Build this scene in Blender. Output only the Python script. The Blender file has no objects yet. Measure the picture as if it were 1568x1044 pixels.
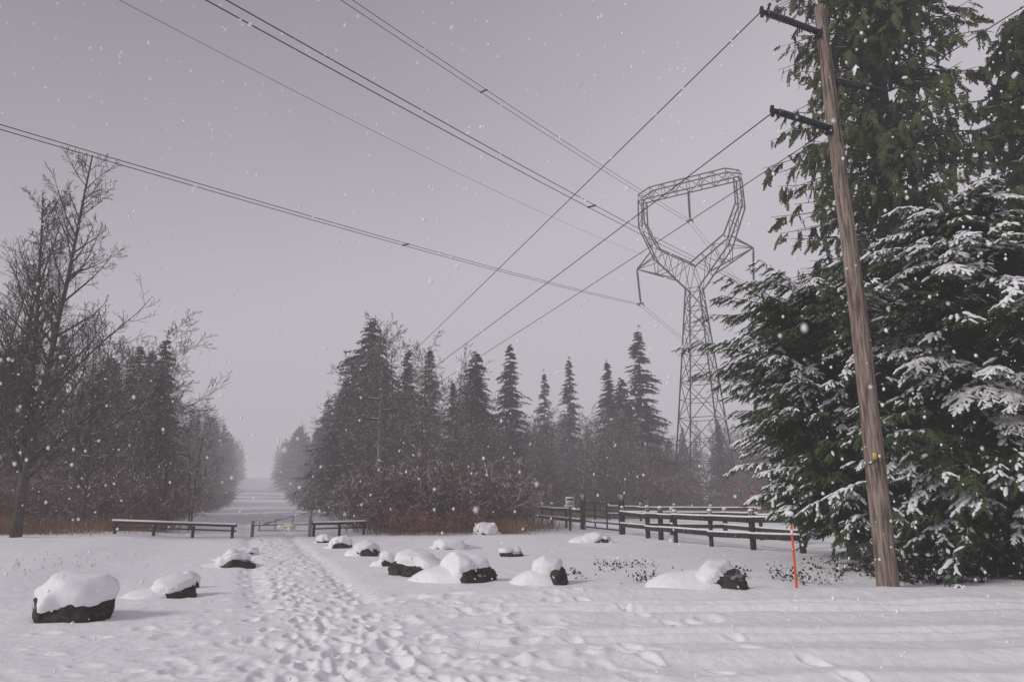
import bpy, math, numpy as np
from mathutils import Vector, Matrix, noise as mnoise
rng = np.random.default_rng(7)
scene = bpy.context.scene

# ------------------------------------------------------------------ helpers
def link(ob, parent=None):
    scene.collection.objects.link(ob)
    if parent: ob.parent = parent
    return ob

def build_mesh(name, chunks, mats, smooth=False):
    me = bpy.data.meshes.new(name)
    V=[];L=[];T=[];M=[];off=0
    for v,f,m in chunks:
        v=np.asarray(v,dtype=np.float32).reshape(-1,3); f=np.asarray(f,dtype=np.int32)
        if len(f)==0: continue
        V.append(v); L.append((f+off).ravel()); T.append(np.full(len(f),f.shape[1],np.int32))
        M.append(np.full(len(f),m,np.int32) if np.isscalar(m) else np.asarray(m,np.int32)); off+=len(v)
    V=np.concatenate(V);L=np.concatenate(L);T=np.concatenate(T);M=np.concatenate(M)
    me.vertices.add(len(V)); me.vertices.foreach_set('co',V.ravel())
    me.loops.add(len(L)); me.loops.foreach_set('vertex_index',L)
    me.polygons.add(len(T))
    me.polygons.foreach_set('loop_start',np.concatenate([[0],np.cumsum(T)[:-1]]).astype(np.int32))
    me.polygons.foreach_set('loop_total',T)
    me.polygons.foreach_set('material_index',M)
    if smooth: me.polygons.foreach_set('use_smooth',np.ones(len(T),bool))
    me.update(calc_edges=True); me.validate()
    for m in mats: me.materials.append(m)
    return me

def obj(name, chunks, mats, parent=None, smooth=False, loc=(0,0,0)):
    ob=bpy.data.objects.new(name, build_mesh(name,chunks,mats,smooth)); ob.location=loc
    return link(ob,parent)

def empty(name, loc=(0,0,0)):
    e=bpy.data.objects.new(name,None); e.location=loc; e.empty_display_size=.2
    return link(e)

def tubes(P0,P1,R0,R1,sides=3):
    P0=np.asarray(P0,float).reshape(-1,3);P1=np.asarray(P1,float).reshape(-1,3)
    n=len(P0);R0=np.broadcast_to(np.asarray(R0,float),(n,));R1=np.broadcast_to(np.asarray(R1,float),(n,))
    D=P1-P0; D/= (np.linalg.norm(D,axis=1,keepdims=True)+1e-9)
    A=np.where(np.abs(D[:,2:3])>.9,np.array([[1.,0,0]]),np.array([[0,0,1.]]))
    U=np.cross(D,A);U/=np.linalg.norm(U,axis=1,keepdims=True)+1e-9;W=np.cross(D,U)
    a=np.arange(sides)*2*np.pi/sides+np.pi/sides
    ring=U[:,None,:]*np.cos(a)[None,:,None]+W[:,None,:]*np.sin(a)[None,:,None]
    V=np.concatenate([P0[:,None]+ring*R0[:,None,None],P1[:,None]+ring*R1[:,None,None]],axis=1).reshape(-1,3)
    b=(np.arange(n)*2*sides)[:,None]
    F=[]
    for i in range(sides):
        j=(i+1)%sides
        F.append(np.concatenate([b+i,b+j,b+sides+j,b+sides+i],axis=1))
    return V,np.stack(F,1).reshape(-1,4)

def capped(P0,P1,R0,R1,sides=8):
    V,F=tubes(P0,P1,R0,R1,sides)
    n=len(V)//(2*sides); b=(np.arange(n)*2*sides)[:,None]
    c0=b+np.arange(sides)[None,::-1]; c1=b+sides+np.arange(sides)[None,:]
    return [(V,F),(V,c0),(V,c1)]

def add(ch, parts, m):
    for V,F in parts: ch.append((V,F,m))

def box(c,s,rz=0):
    x,y,z=[k/2 for k in s]
    V=np.array([[-x,-y,-z],[x,-y,-z],[x,y,-z],[-x,y,-z],[-x,-y,z],[x,-y,z],[x,y,z],[-x,y,z]])
    ca,sa=math.cos(rz),math.sin(rz)
    V=V@np.array([[ca,sa,0],[-sa,ca,0],[0,0,1]])+np.array(c)
    F=np.array([[0,3,2,1],[4,5,6,7],[0,1,5,4],[1,2,6,5],[2,3,7,6],[3,0,4,7]])
    return V,F

def beam(p0,p1,w,h):
    p0=np.array(p0,float);p1=np.array(p1,float);d=p1-p0;d/=np.linalg.norm(d)
    u=np.cross(d,[0,0,1]);
    if np.linalg.norm(u)<1e-3:u=np.array([1.,0,0])
    u/=np.linalg.norm(u);k=np.cross(u,d)
    V=[]
    for p in (p0,p1):
        for a,b in((-1,-1),(1,-1),(1,1),(-1,1)):V.append(p+u*a*w/2+k*b*h/2)
    F=[[0,3,2,1],[4,5,6,7],[0,1,5,4],[1,2,6,5],[2,3,7,6],[3,0,4,7]]
    return np.array(V),np.array(F)

TB=np.random.default_rng(3).random((256,256))
def vn(x,y,s=1.0,o=0):
    x=np.asarray(x)/s+o*17.3+1000;y=np.asarray(y)/s+o*9.1+1000
    xi=np.floor(x).astype(int);yi=np.floor(y).astype(int);fx=x-xi;fy=y-yi
    fx=fx*fx*(3-2*fx);fy=fy*fy*(3-2*fy)
    g=lambda a,b:TB[a&255,b&255]
    return (g(xi,yi)*(1-fx)+g(xi+1,yi)*fx)*(1-fy)+(g(xi,yi+1)*(1-fx)+g(xi+1,yi+1)*fx)*fy-.5
def sstep(a,b,x):
    t=np.clip((np.asarray(x,float)-a)/(b-a),0,1);return t*t*(3-2*t)

# ------------------------------------------------------------------ materials
def new_mat(name):
    m=bpy.data.materials.new(name);m.use_nodes=True
    return m,m.node_tree.nodes,m.node_tree.links,m.node_tree.nodes['Principled BSDF']
def mat(name,c1,c2=None,scale=8,rough=.8,bump=0,metal=0,snow=0,stretch=(1,1,1),snow_lo=.25,detail=6,spec=.3,bdist=.02):
    m,N,L,B=new_mat(name)
    B.inputs['Roughness'].default_value=rough;B.inputs['Metallic'].default_value=metal
    B.inputs['Specular IOR Level'].default_value=spec
    tc=N.new('ShaderNodeTexCoord');mp=N.new('ShaderNodeMapping');mp.inputs['Scale'].default_value=stretch
    L.new(tc.outputs['Object'],mp.inputs[0])
    nz=N.new('ShaderNodeTexNoise');nz.inputs['Scale'].default_value=scale;nz.inputs['Detail'].default_value=detail
    L.new(mp.outputs[0],nz.inputs['Vector'])
    r=N.new('ShaderNodeValToRGB');r.color_ramp.elements[0].position=.35;r.color_ramp.elements[1].position=.65
    r.color_ramp.elements[0].color=(*c1,1);r.color_ramp.elements[1].color=(*(c2 or c1),1)
    L.new(nz.outputs['Fac'],r.inputs[0]);out=r.outputs[0]
    if snow>0:
        g=N.new('ShaderNodeNewGeometry');sx=N.new('ShaderNodeSeparateXYZ');L.new(g.outputs['Normal'],sx.inputs[0])
        mr=N.new('ShaderNodeMapRange');mr.inputs[1].default_value=snow_lo;mr.inputs[2].default_value=snow_lo+.3
        L.new(sx.outputs[2],mr.inputs[0])
        n2=N.new('ShaderNodeTexNoise');n2.inputs['Scale'].default_value=2.5;L.new(tc.outputs['Object'],n2.inputs['Vector'])
        m2=N.new('ShaderNodeMapRange');m2.inputs[1].default_value=.62-.3*snow;m2.inputs[2].default_value=.72-.3*snow
        L.new(n2.outputs['Fac'],m2.inputs[0])
        mu=N.new('ShaderNodeMath');mu.operation='MULTIPLY';L.new(mr.outputs[0],mu.inputs[0]);L.new(m2.outputs[0],mu.inputs[1])
        mx=N.new('ShaderNodeMix');mx.data_type='RGBA';L.new(mu.outputs[0],mx.inputs[0]);L.new(out,mx.inputs[6])
        mx.inputs[7].default_value=(.8,.8,.84,1);out=mx.outputs[2]
    L.new(out,B.inputs['Base Color'])
    if bump:
        bp=N.new('ShaderNodeBump');bp.inputs['Strength'].default_value=bump;bp.inputs['Distance'].default_value=bdist
        L.new(nz.outputs['Fac'],bp.inputs['Height']);L.new(bp.outputs[0],B.inputs['Normal'])
    return m
SNOWG=mat('ground_snow',(.81,.795,.825),(.88,.865,.89),scale=9,rough=.65,bump=.55,detail=10,spec=.25,bdist=.035)
SNOW=mat('snow',(.77,.76,.79),(.84,.83,.855),scale=7,rough=.65,bump=.3,spec=.2)
FIR=mat('fir_foliage',(.009,.018,.011),(.030,.044,.024),scale=1.2,rough=.9)
FIRS=mat('fir_snowy_foliage',(.14,.14,.15),(.36,.36,.39),scale=3,rough=.9)
CED=mat('cedar_foliage',(.024,.038,.013),(.082,.096,.032),scale=.9,rough=.75)
YEW=mat('hemlock_foliage',(.026,.050,.017),(.078,.116,.038),scale=1.3,rough=.7)
BARK=mat('dark_bark',(.030,.024,.021),(.08,.066,.058),scale=9,rough=.95,bump=.5,snow=.3)
BRANCH=mat('bare_branches',(.040,.030,.026),(.095,.072,.062),scale=5,rough=.95,snow=.3)
BRANCHB=mat('bare_brown_branches',(.062,.038,.029),(.14,.090,.068),scale=2,rough=.95,snow=.5)
TWIG=mat('shrub_twigs',(.070,.038,.028),(.17,.100,.072),scale=1.5,rough=.95,snow=.55)
TWIGR=mat('red_shrub_twigs',(.14,.052,.032),(.26,.115,.066),scale=1.5,rough=.95,snow=.35)
ROCK=mat('boulder_rock',(.012,.011,.010),(.055,.052,.042),scale=9,rough=.85,bump=1.0,snow=.2,snow_lo=.75)
POLE=mat('weathered_pole_wood',(.080,.055,.045),(.30,.235,.20),scale=6,rough=.9,bump=.8,stretch=(4,4,.35))
FENCE=mat('fence_wood',(.018,.015,.014),(.055,.045,.040),scale=7,rough=.9,bump=.5,snow=.9,snow_lo=.55)
DSTEEL=mat('dark_steel',(.022,.024,.027),(.045,.045,.05),scale=12,rough=.6,metal=.3)
RAILM=mat('painted_rail',(.13,.13,.135),(.24,.235,.23),scale=8,rough=.6,snow=.95,snow_lo=.3)
WIRE=mat('wire_aluminium',(.022,.022,.026),(.035,.035,.04),scale=2,rough=.6)
INS=mat('insulator',(.03,.035,.04),(.07,.075,.085),scale=12,rough=.4)
ORANGE=mat('orange_marker',(.60,.085,.02),(.75,.13,.03),scale=5,rough=.5)
WHITE=mat('sign_white',(.66,.65,.60),(.75,.74,.7),scale=5,rough=.6)
YELL=mat('sign_yellow',(.55,.40,.06),(.62,.46,.08),scale=5,rough=.6)
GRASS=mat('dead_grass',(.20,.105,.055),(.36,.23,.13),scale=.8,rough=.9)
LEAF=mat('bramble_leaf',(.016,.018,.011),(.050,.048,.028),scale=3,rough=.7)
FLAKE=mat('snowflake',(.80,.80,.84),(.85,.85,.88),scale=1,rough=.8)
LICH=mat('pole_snow',(.72,.72,.76),(.82,.82,.86),scale=6,rough=.8)

# ------------------------------------------------------------------ terrain
CX=np.array([-.344,.939]);NX=np.array([.939,.344])
def base_h(x,y):
    x=np.asarray(x,float);y=np.asarray(y,float)
    t=x*CX[0]+y*CX[1]
    h=np.where(t>90,(np.maximum(t-90,0))**1.35*.0052,0)
    h=np.minimum(h,40+0*h)
    h=h+ .10*vn(x,y,6,1)*sstep(14,24,y)+.5*vn(x,y,28,2)*sstep(38,65,y)
    pathx=-1.6-.387*(y-7.6)
    h=h+.16*sstep(3.2,6,pathx-x)*sstep(9,13,y)
    h=h+.12*sstep(12.2,14.5,y+.12*(x-6)+.5*vn(x,y,2.5,4))*sstep(1.5,6,x)*(1-sstep(16,22,y))-.08*sstep(18,26,y)*sstep(0,3,x)
    return h
RX0,RY0,RS=-14.,5.,.025
NXr,NYr=1040,1000
fp=np.zeros((NYr,NXr))
def stamp(cx,cy,a,b,ang,depth,rim=.35):
    R=max(a,b)*2.2;i0=int((cx-R-RX0)/RS);i1=int((cx+R-RX0)/RS)+1;j0=int((cy-R-RY0)/RS);j1=int((cy+R-RY0)/RS)+1
    if i0<0 or j0<0 or i1>=NXr or j1>=NYr:return
    X,Y=np.meshgrid(RX0+np.arange(i0,i1)*RS-cx,RY0+np.arange(j0,j1)*RS-cy)
    u=(X*math.cos(ang)+Y*math.sin(ang))/a;v=(-X*math.sin(ang)+Y*math.cos(ang))/b
    d=np.sqrt(u*u+v*v)
    fp[j0:j1,i0:i1]+= -depth*(1-sstep(.6,1.15,d))+rim*depth*np.exp(-((d-1.35)/.25)**2)
r2=np.random.default_rng(5)
for trail in range(10):
    offx=r2.normal(0,.55);y=5.6+r2.random()*.6;k=0;curv=r2.normal(0,.35)
    while y<29:
        side=.13*(1 if k%2 else -1)
        px=-1.6-.387*(y-7.6)+offx*(1-.4*sstep(10,28,y))+curv*math.sin(y*.35+offx)
        stamp(px+side+r2.normal(0,.04),y+r2.normal(0,.05),.16*r2.uniform(.85,1.2),.075*r2.uniform(.9,1.3),math.pi/2+.37+r2.normal(0,.15),r2.uniform(.025,.055));y+=r2.uniform(.5,.72);k+=1
for trail in range(4):
    x=-8.5;yy=6.8+trail*.6;sl=r2.uniform(-.05,.10);k=0
    while x<1.0:
        side=.12*(1 if k%2 else -1)
        stamp(x,yy+sl*(x+8)+side+r2.normal(0,.03)+.3*math.sin(x*.5+trail),.16,.08,r2.normal(0,.15)+sl,r2.uniform(.012,.035));x+=r2.uniform(.5,.75);k+=1
for k in range(260):
    stamp(r2.normal(-1.6,1.6),r2.uniform(5.6,12),r2.uniform(.1,.3),r2.uniform(.08,.18),r2.uniform(0,3.1),r2.uniform(.01,.03))
for (x0,y0,x1,y1) in [(0.2,13.0,2.6,9.0),(1.5,10.8,3.4,6.2),(-1.0,11,2.2,6.4)]:
    L_=math.hypot(x1-x0,y1-y0);n_=int(L_/.6)
    for k in range(n_):
        f=k/n_;stamp(x0+(x1-x0)*f+.12*(-1)**k+r2.normal(0,.03),y0+(y1-y0)*f+r2.normal(0,.04),.16,.08,math.atan2(y1-y0,x1-x0)+r2.normal(0,.15),r2.uniform(.03,.05))
def rough_h(x,y):
    x=np.asarray(x,float);y=np.asarray(y,float)
    gx=np.clip((x-RX0)/RS,0,NXr-2);gy=np.clip((y-RY0)/RS,0,NYr-2)
    i=gx.astype(int);j=gy.astype(int);fx=gx-i;fy=gy-j
    h=(fp[j,i]*(1-fx)+fp[j,i+1]*fx)*(1-fy)+(fp[j+1,i]*(1-fx)+fp[j+1,i+1]*fx)*fy
    near=1-sstep(45,90,np.hypot(x,y))
    h=h+near*(.045*vn(x,y,1.3,5)+.018*vn(x,y,.33,6)+.008*vn(x,y,.12,7))
    rd=y-.02*x-.25*np.sin(x*.12)+.10*vn(x,y,6,8)
    mask=sstep(-3.5,1.5,x+1.5*vn(x,y,3,12))
    for n_,(c,w,dp) in enumerate(((6.4,.11,.03),(7.15,.20,.05),(8.25,.12,.045),(8.6,.10,.05),(9.5,.26,.07),(10.35,.16,.08),(10.75,.12,.05))):
        brk=np.clip(.9+1.3*vn(x*.35,y,2.2,20+n_),.1,1.5)
        h=h-mask*brk*dp*np.exp(-((rd-c)/w)**2)+mask*brk*dp*.7*np.exp(-((rd-c-w*1.9)/(w*.8))**2)
    h=h+mask*.11*np.exp(-((rd-11.8+.3*vn(x,y,1.5,10))/.45)**2)
    px=-1.6-.387*(y-7.6);m2=sstep(9,13,y)*(1-sstep(60,90,y))
    for c in(-.95,.75):
        h=h-m2*.06*np.exp(-((x-px-c-.15*vn(x,y,3,11))/.22)**2)
    return h
def gh(x,y):return float(base_h(x,y)+rough_h(x,y))
ang=np.concatenate([np.radians(np.linspace(-52,52,760)),np.radians(np.linspace(52,308,110)[1:-1])])
rad=np.concatenate([np.linspace(.4,5.4,30)[:-1],5.4*np.exp(np.arange(0,480)*.0043),42.3*np.exp(np.linspace(.02,4.1,130))])
A,R=np.meshgrid(ang,rad);X=R*np.sin(A);Y=R*np.cos(A)
Z=base_h(X,Y)+rough_h(X,Y)
na,nr=len(ang),len(rad)
V=np.stack([X,Y,Z],-1).reshape(-1,3)
i,j=np.meshgrid(np.arange(na),np.arange(nr-1));i=i.ravel();j=j.ravel();i2=(i+1)%na
F=np.stack([j*na+i,(j+1)*na+i,(j+1)*na+i2,j*na+i2],1)[:,::-1]
V=np.concatenate([V,[[0,0,0]]]);k=np.arange(na)
go=link(bpy.data.objects.new('snow_ground',build_mesh('snow_ground',[(V,F,0)],[SNOWG],True)))
obj('ground_centre',[(np.concatenate([V[:na],V[-1:]]),np.stack([np.full(na,na),(k+1)%na,k],1),0)],[SNOWG],parent=go,smooth=True)

# ------------------------------------------------------------------ tree generators
def grow_skeleton(seed,stems,levels,spread,up,ratio,kids,wob=.12,minr=.004,first=.22,straight=1.0,taper=.8):
    r=np.random.default_rng(seed);S=[]
    stack=[(np.array(p,float),np.array(d,float),L,rad_,0) for p,d,L,rad_ in stems]
    while stack:
        p,d,L,ra,lv=stack.pop()
        d=d/np.linalg.norm(d);n=9 if lv==0 else (6 if lv==1 else 3)
        pts=[p];dirs=[]
        for s in range(n):
            d=d+r.normal(0,wob*(straight if lv==0 else 1),3)+np.array([0,0,up*(.3 if lv else .25)]);d/=np.linalg.norm(d);dirs.append(d);pts.append(pts[-1]+d*L/n)
        for s in range(n):
            S.append((pts[s],pts[s+1],max(ra*(1-.85*s/n),minr),max(ra*(1-.85*(s+1)/n),minr*.8)))
        if lv<levels:
            K=kids[lv]
            for c in range(K):
                f=(first if lv==0 else .15)+((.98-first) if lv==0 else .8)*(c+r.random())/K
                s=min(int(f*n),n-1);q=pts[s]+(pts[s+1]-pts[s])*(f*n-s)
                dd=dirs[s];a=r.random()*6.283
                u=np.cross(dd,[.3,.2,1]);u/=np.linalg.norm(u);w=np.cross(dd,u)
                sp=spread*r.uniform(.75,1.3)
                ndir=dd*math.cos(sp)+(u*math.cos(a)+w*math.sin(a))*math.sin(sp)
                stack.append((q,ndir,L*ratio[lv]*(1.2-taper*f if lv==0 else 1.1-.6*f)*r.uniform(.6,1.25),max(ra*(1-.8*f)*.5,minr),lv+1))
    return [np.array([s[i] for s in S]) for i in range(4)]
def bare_tree_mesh(name,seed,H,r0=.13,m=None,levels=3,kids=(22,8,4),spread=.8,up=.2,ratio=(.36,.42,.45),forks=1,minr=.006,first=.22,wob=.09,taper=.8):
    r=np.random.default_rng(seed);st=[]
    for k in range(forks):
        st.append(((r.normal(0,.15)*(k>0),r.normal(0,.12)*(k>0),-.3),(r.normal(0,.05)+.09*k*(-1)**k,r.normal(0,.05),1),H*(1-.1*k),r0*(1-.12*k)))
    P0,P1,R0,R1=grow_skeleton(seed,st,levels,spread,up,ratio,kids,wob=wob,minr=minr,first=first,straight=.3,taper=taper)
    big=R0>.03
    V,F=tubes(P0[big],P1[big],R0[big],R1[big],7);ch=[(V,F,0)]
    V,F=tubes(P0[~big],P1[~big],R0[~big],R1[~big],3);ch.append((V,F,0))
    return build_mesh(name,ch,[m or BRANCH])
def shrub_mesh(name,seed,H,R,m,n=26,minr=.006,kids=(6,4),st_r=.014):
    r=np.random.default_rng(seed);st=[]
    for k in range(n):
        a=r.random()*6.283;q=r.random()**.5*R*.6
        st.append(((q*math.cos(a),q*math.sin(a),-.1),(math.cos(a)*r.uniform(.0,.5),math.sin(a)*r.uniform(.0,.5),1),H*r.uniform(.35,1.05),st_r))
    P0,P1,R0,R1=grow_skeleton(seed,st,2,.75,.12,(.42,.45),kids,wob=.14,minr=minr,first=.1)
    V,F=tubes(P0,P1,R0,R1,3)
    return build_mesh(name,[(V,F,0)],[m])
def fir_mesh(name,seed,H,R,nb=300,nk=26,bl=.5,snow=.16,pw=.75,bare=.03):
    r=np.random.default_rng(seed)
    u=r.random(nb);z=H*(bare+(.99-bare)*u**.9)
    z=np.round(z/(H/34))*(H/34)+r.normal(0,H*.008,nb)
    az=r.random(nb)*6.283
    L=R*np.clip(1-z/H,0,1)**pw*r.uniform(.5,1.15,nb)+.12
    L*=1+.15*np.sin(az*2+seed)+.12*np.sin(z*1.7+seed*2+az)
    B=np.repeat(np.arange(nb),nk);s=np.tile((np.arange(nk)+.5)/nk,nb)+r.normal(0,.03,nb*nk);s=np.clip(s,.05,1.05)
    droop=r.uniform(.15,.5,nb)[B]
    lx=L[B]*s
    P=np.stack([np.cos(az[B])*lx,np.sin(az[B])*lx,z[B]+.12*L[B]*s-droop*lx*s],1)
    a2=az[B]+np.where(r.random(len(B))<.5,-1,1)*r.uniform(.2,1.3,len(B))
    bl_=bl*r.uniform(.5,1.15,len(B))*(1.15-.55*s)*np.clip(L[B]/R*1.3+.35,0,1.2)
    D=np.stack([np.cos(a2),np.sin(a2),-r.uniform(.05,.75,len(B))],1)
    W=np.stack([-np.sin(a2),np.cos(a2),r.normal(0,.5,len(B))],1)*(bl_*.19)[:,None]
    T=P+D*bl_[:,None]
    V=np.stack([P-W,P+W,T],1).reshape(-1,3);F=np.arange(len(V)).reshape(-1,3)
    cl=np.sin(az[B]*3+z[B]*2.1)+np.sin(z[B]*5.3+seed)
    M=np.where(r.random(len(B))<snow*(1+.5*cl),1,0)
    ch=[(V,F,M)]
    TV,TF=tubes([[0,0,-.5],[0,0,H*.5]],[[0,0,H*.5],[0,0,H]],[H*.012,H*.006],[H*.006,.01],7);ch.append((TV,TF,2))
    BV,BF=tubes(np.stack([0*z,0*z,z],1),np.stack([np.cos(az)*L*.9,np.sin(az)*L*.9,z-L*.2],1),.03,.008,3);ch.append((BV,BF,2))
    return build_mesh(name,ch,[FIR,FIRS,BARK])

FIRM=[fir_mesh('fir_a',1,16,3.6,nb=420,nk=28,bl=.62,snow=.12),fir_mesh('fir_b',2,16,3.0,nb=360,nk=28,pw=.85,bl=.6,snow=.12),fir_mesh('fir_c',3,16,4.4,nb=460,nk=30,pw=.62,bl=.7,snow=.12),
      fir_mesh('fir_d',4,16,2.7,nb=300,nk=24,pw=.8,snow=.16,bl=.55),fir_mesh('fir_e',5,16,3.9,nb=260,nk=28,pw=.9,bl=.7,snow=.12)]
BARM=[bare_tree_mesh('bare_a',11,12,.11,m=BRANCHB,kids=(28,9,4),minr=.013),bare_tree_mesh('bare_b',12,12,.10,kids=(24,9,5),minr=.013,ratio=(.42,.42,.45)),bare_tree_mesh('bare_c',13,12,.11,m=BRANCHB,kids=(22,9,4),forks=2,minr=.013)]
SHM=[shrub_mesh('shrub_a',21,2.6,2.2,TWIG,n=40,minr=.008),shrub_mesh('shrub_b',22,2.6,2.4,TWIG,n=40,minr=.008,kids=(7,4)),shrub_mesh('shrub_c',23,2.6,2.0,TWIGR,n=42,minr=.008)]

def put(mesh,name,x,y,h,meshH,parent=None,rot=None,w=1.0,dz=0):
    o=bpy.data.objects.new(name,mesh);s=h/meshH
    o.location=(x,y,float(base_h(x,y))+dz);o.scale=(s*w,s*w,s);o.rotation_euler=(0,0,rng.random()*6.28 if rot is None else rot)
    link(o,parent);return o

for (x,y,h,k,w) in [(-12.6,60,17.3,2,1.0),(-15.6,66,14.2,0,1.0),(-7.4,62,12.4,3,.9),(-17.8,72,13.5,2,1.0),(-14.2,58,11.5,4,1.1),
                    (-.2,70,17.2,0,.9),(4.2,88,17.6,4,.85),(7.3,86,19.0,3,1.0),(11.2,79,17.4,1,1.15),(14.4,76,20.6,4,1.15),(12.9,80,15.5,2,1.0),(-21.5,41,9.0,0,1.1),(-26,44,10.2,2,.9)]:
    put(FIRM[k],'fir_tree',x,y,h,16,w=w)
for (x,y,h,k) in [(-9.8,52,14.2,0),(-8.2,49,13.4,1),(-11.2,53,13.6,2),(-6.8,50,12.6,0),(-4.6,50,11.6,1),(-21.5,36,10.5,1),(-24.0,38,11.2,2),(-6.0,46,10.2,2),(-3.2,44,8.0,0),(-15.9,35,5.6,2),(-28,40,9.8,0),(-18.5,34,7.5,0),
                  (.9,52,7.6,1),(3.2,60,9.4,2),(6.5,62,9.0,0),(9.5,64,9.6,2),(11.5,66,8.6,0),(26,70,11,0),(30,70,11,1)]:
    put(BARM[k],'bare_tree',x,y,h,12)

def forest(name,pts):
    e=empty(name)
    for n,(x,y,h,kind) in enumerate(pts):
        if kind=='f': put(FIRM[rng.integers(0,5)],'fir_%d'%n,x,y,h,16,e,w=rng.uniform(.9,1.3))
        elif kind=='b': put(BARM[rng.integers(0,3)],'bare_%d'%n,x,y,h,12,e,w=rng.uniform(.9,1.2))
        else: put(SHM[rng.integers(0,3)],'shrub_%d'%n,x,y,h,2.6,e,w=rng.uniform(.9,1.3))
    return e
P=[]
def corr(t,o):return CX*t+NX*o
for k in range(105):
    t=47+ (k/105)**1.6*330+rng.normal(0,2);o=-6.6-abs(rng.normal(0,1))-(rng.random()**2)*14
    q=corr(t,o);P.append((q[0],q[1],rng.uniform(8.5,12.0)+min(t,200)*.022,'f' if rng.random()<.75 else 'b'))
for k in range(95):
    x=rng.uniform(-75,-17);y=rng.uniform(41,62)-.02*x
    if x>-22 and y>44: continue
    q=np.array([x,y])
    if q@NX>-6.5: continue
    P.append((x,y,rng.uniform(6.5,9.8)+(y-40)*.05,'f' if rng.random()<.55 else 'b'))
forest('forest_treeline',P)
P=[]
for k in range(95):
    t=62+(k/95)**1.6*320+rng.normal(0,2);o=8.6+abs(rng.normal(0,1))+(rng.random()**2)*14
    q=corr(t,o);P.append((q[0],q[1],rng.uniform(10.5,14.5)+min(t,200)*.014,'f' if rng.random()<.9 else 'b'))
forest('forest_treeline',P)
P=[]
for k in range(135):
    x=rng.uniform(-8,60);y=rng.uniform(86,125)
    P.append((x,y,rng.uniform(7.0,11.0)+(y-80)*.08,'f' if rng.random()<.5 else 'b'))
for k in range(90):
    x=rng.uniform(-6,44);y=rng.uniform(55,77)
    if abs(x/y*80-22.3)<4.2: continue
    P.append((x,y,rng.uniform(4.5,8.8),'b'))
for k in range(20):
    x=rng.uniform(-8,-.5);y=rng.uniform(40,54)
    P.append((x,y,rng.uniform(4.5,7.5),'b'))
forest('forest_treeline',P)
P=[]
for k in range(110):
    x=rng.uniform(-50,-15.2);y=30.5+rng.random()**1.5*9-.03*x
    if np.array([x,y])@NX>-4.0: continue
    P.append((x,y,rng.uniform(1.6,3.8),'s'))
for k in range(26):
    q=corr(42+k*4.2,-4.8-rng.random());P.append((q[0],q[1],rng.uniform(1.6,3.0),'s'))
forest('bare_thicket',P)
P=[]
for k in range(95):
    x=rng.uniform(-8.2,-.6);y=31.5+rng.random()**1.3*14+max(0,(-5-x))*3.0+max(0,x+2.4)*5
    P.append((x,y,rng.uniform(1.8,3.9),'s'))
for k in range(34):
    q=corr(46+k*3.2,6.4+rng.random()*1.5);P.append((q[0],q[1],rng.uniform(1.5,2.8),'s'))
forest('bare_thicket',P)
P=[]
for k in range(180):
    x=rng.uniform(-2,48);y=60+rng.random()*18
    h=rng.uniform(2.6,6.0)
    if abs(x/y*80-22.3)<4.2: h*=.3
    P.append((x,y,h,'s'))
forest('bare_thicket',P)
for (x,y,h,k) in [(-4.4,29.3,1.5,2),(-3.1,29.0,1.2,2),(-5.4,29.8,1.7,0),(-1.9,30.2,1.4,2),(-2.3,33,2.2,0),(.4,37,1.3,2),(-6.2,31,1.6,2),(-16.2,31.5,1.4,2),(-21,29.5,1.0,2)]:
    put(SHM[k],'bare_shrub',x,y,h,2.6)

tm=bare_tree_mesh('bare_tree_tall',31,15.4,.17,levels=3,kids=(52,10,5),spread=.76,up=.25,ratio=(.34,.38,.42),forks=2,minr=.0085,first=.16,wob=.07,taper=1.0)
put(tm,'bare_tree',-17.7,25.2,15.0,15.4,rot=.4)
tm2=bare_tree_mesh('bare_tree_tall2',33,13,.12,levels=3,kids=(38,9,5),spread=.78,up=.24,ratio=(.34,.40,.42),minr=.008,first=.16,wob=.07,taper=1.0)
put(tm2,'bare_tree',-20.0,26.6,13.4,13,rot=2)
put(tm2,'bare_tree',-22.4,29,11.5,13,rot=1)
put(tm2,'bare_tree',-17.6,29,8.6,13,rot=4)
put(tm2,'bare_tree',-15.6,31.5,6.6,13,rot=5)

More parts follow.
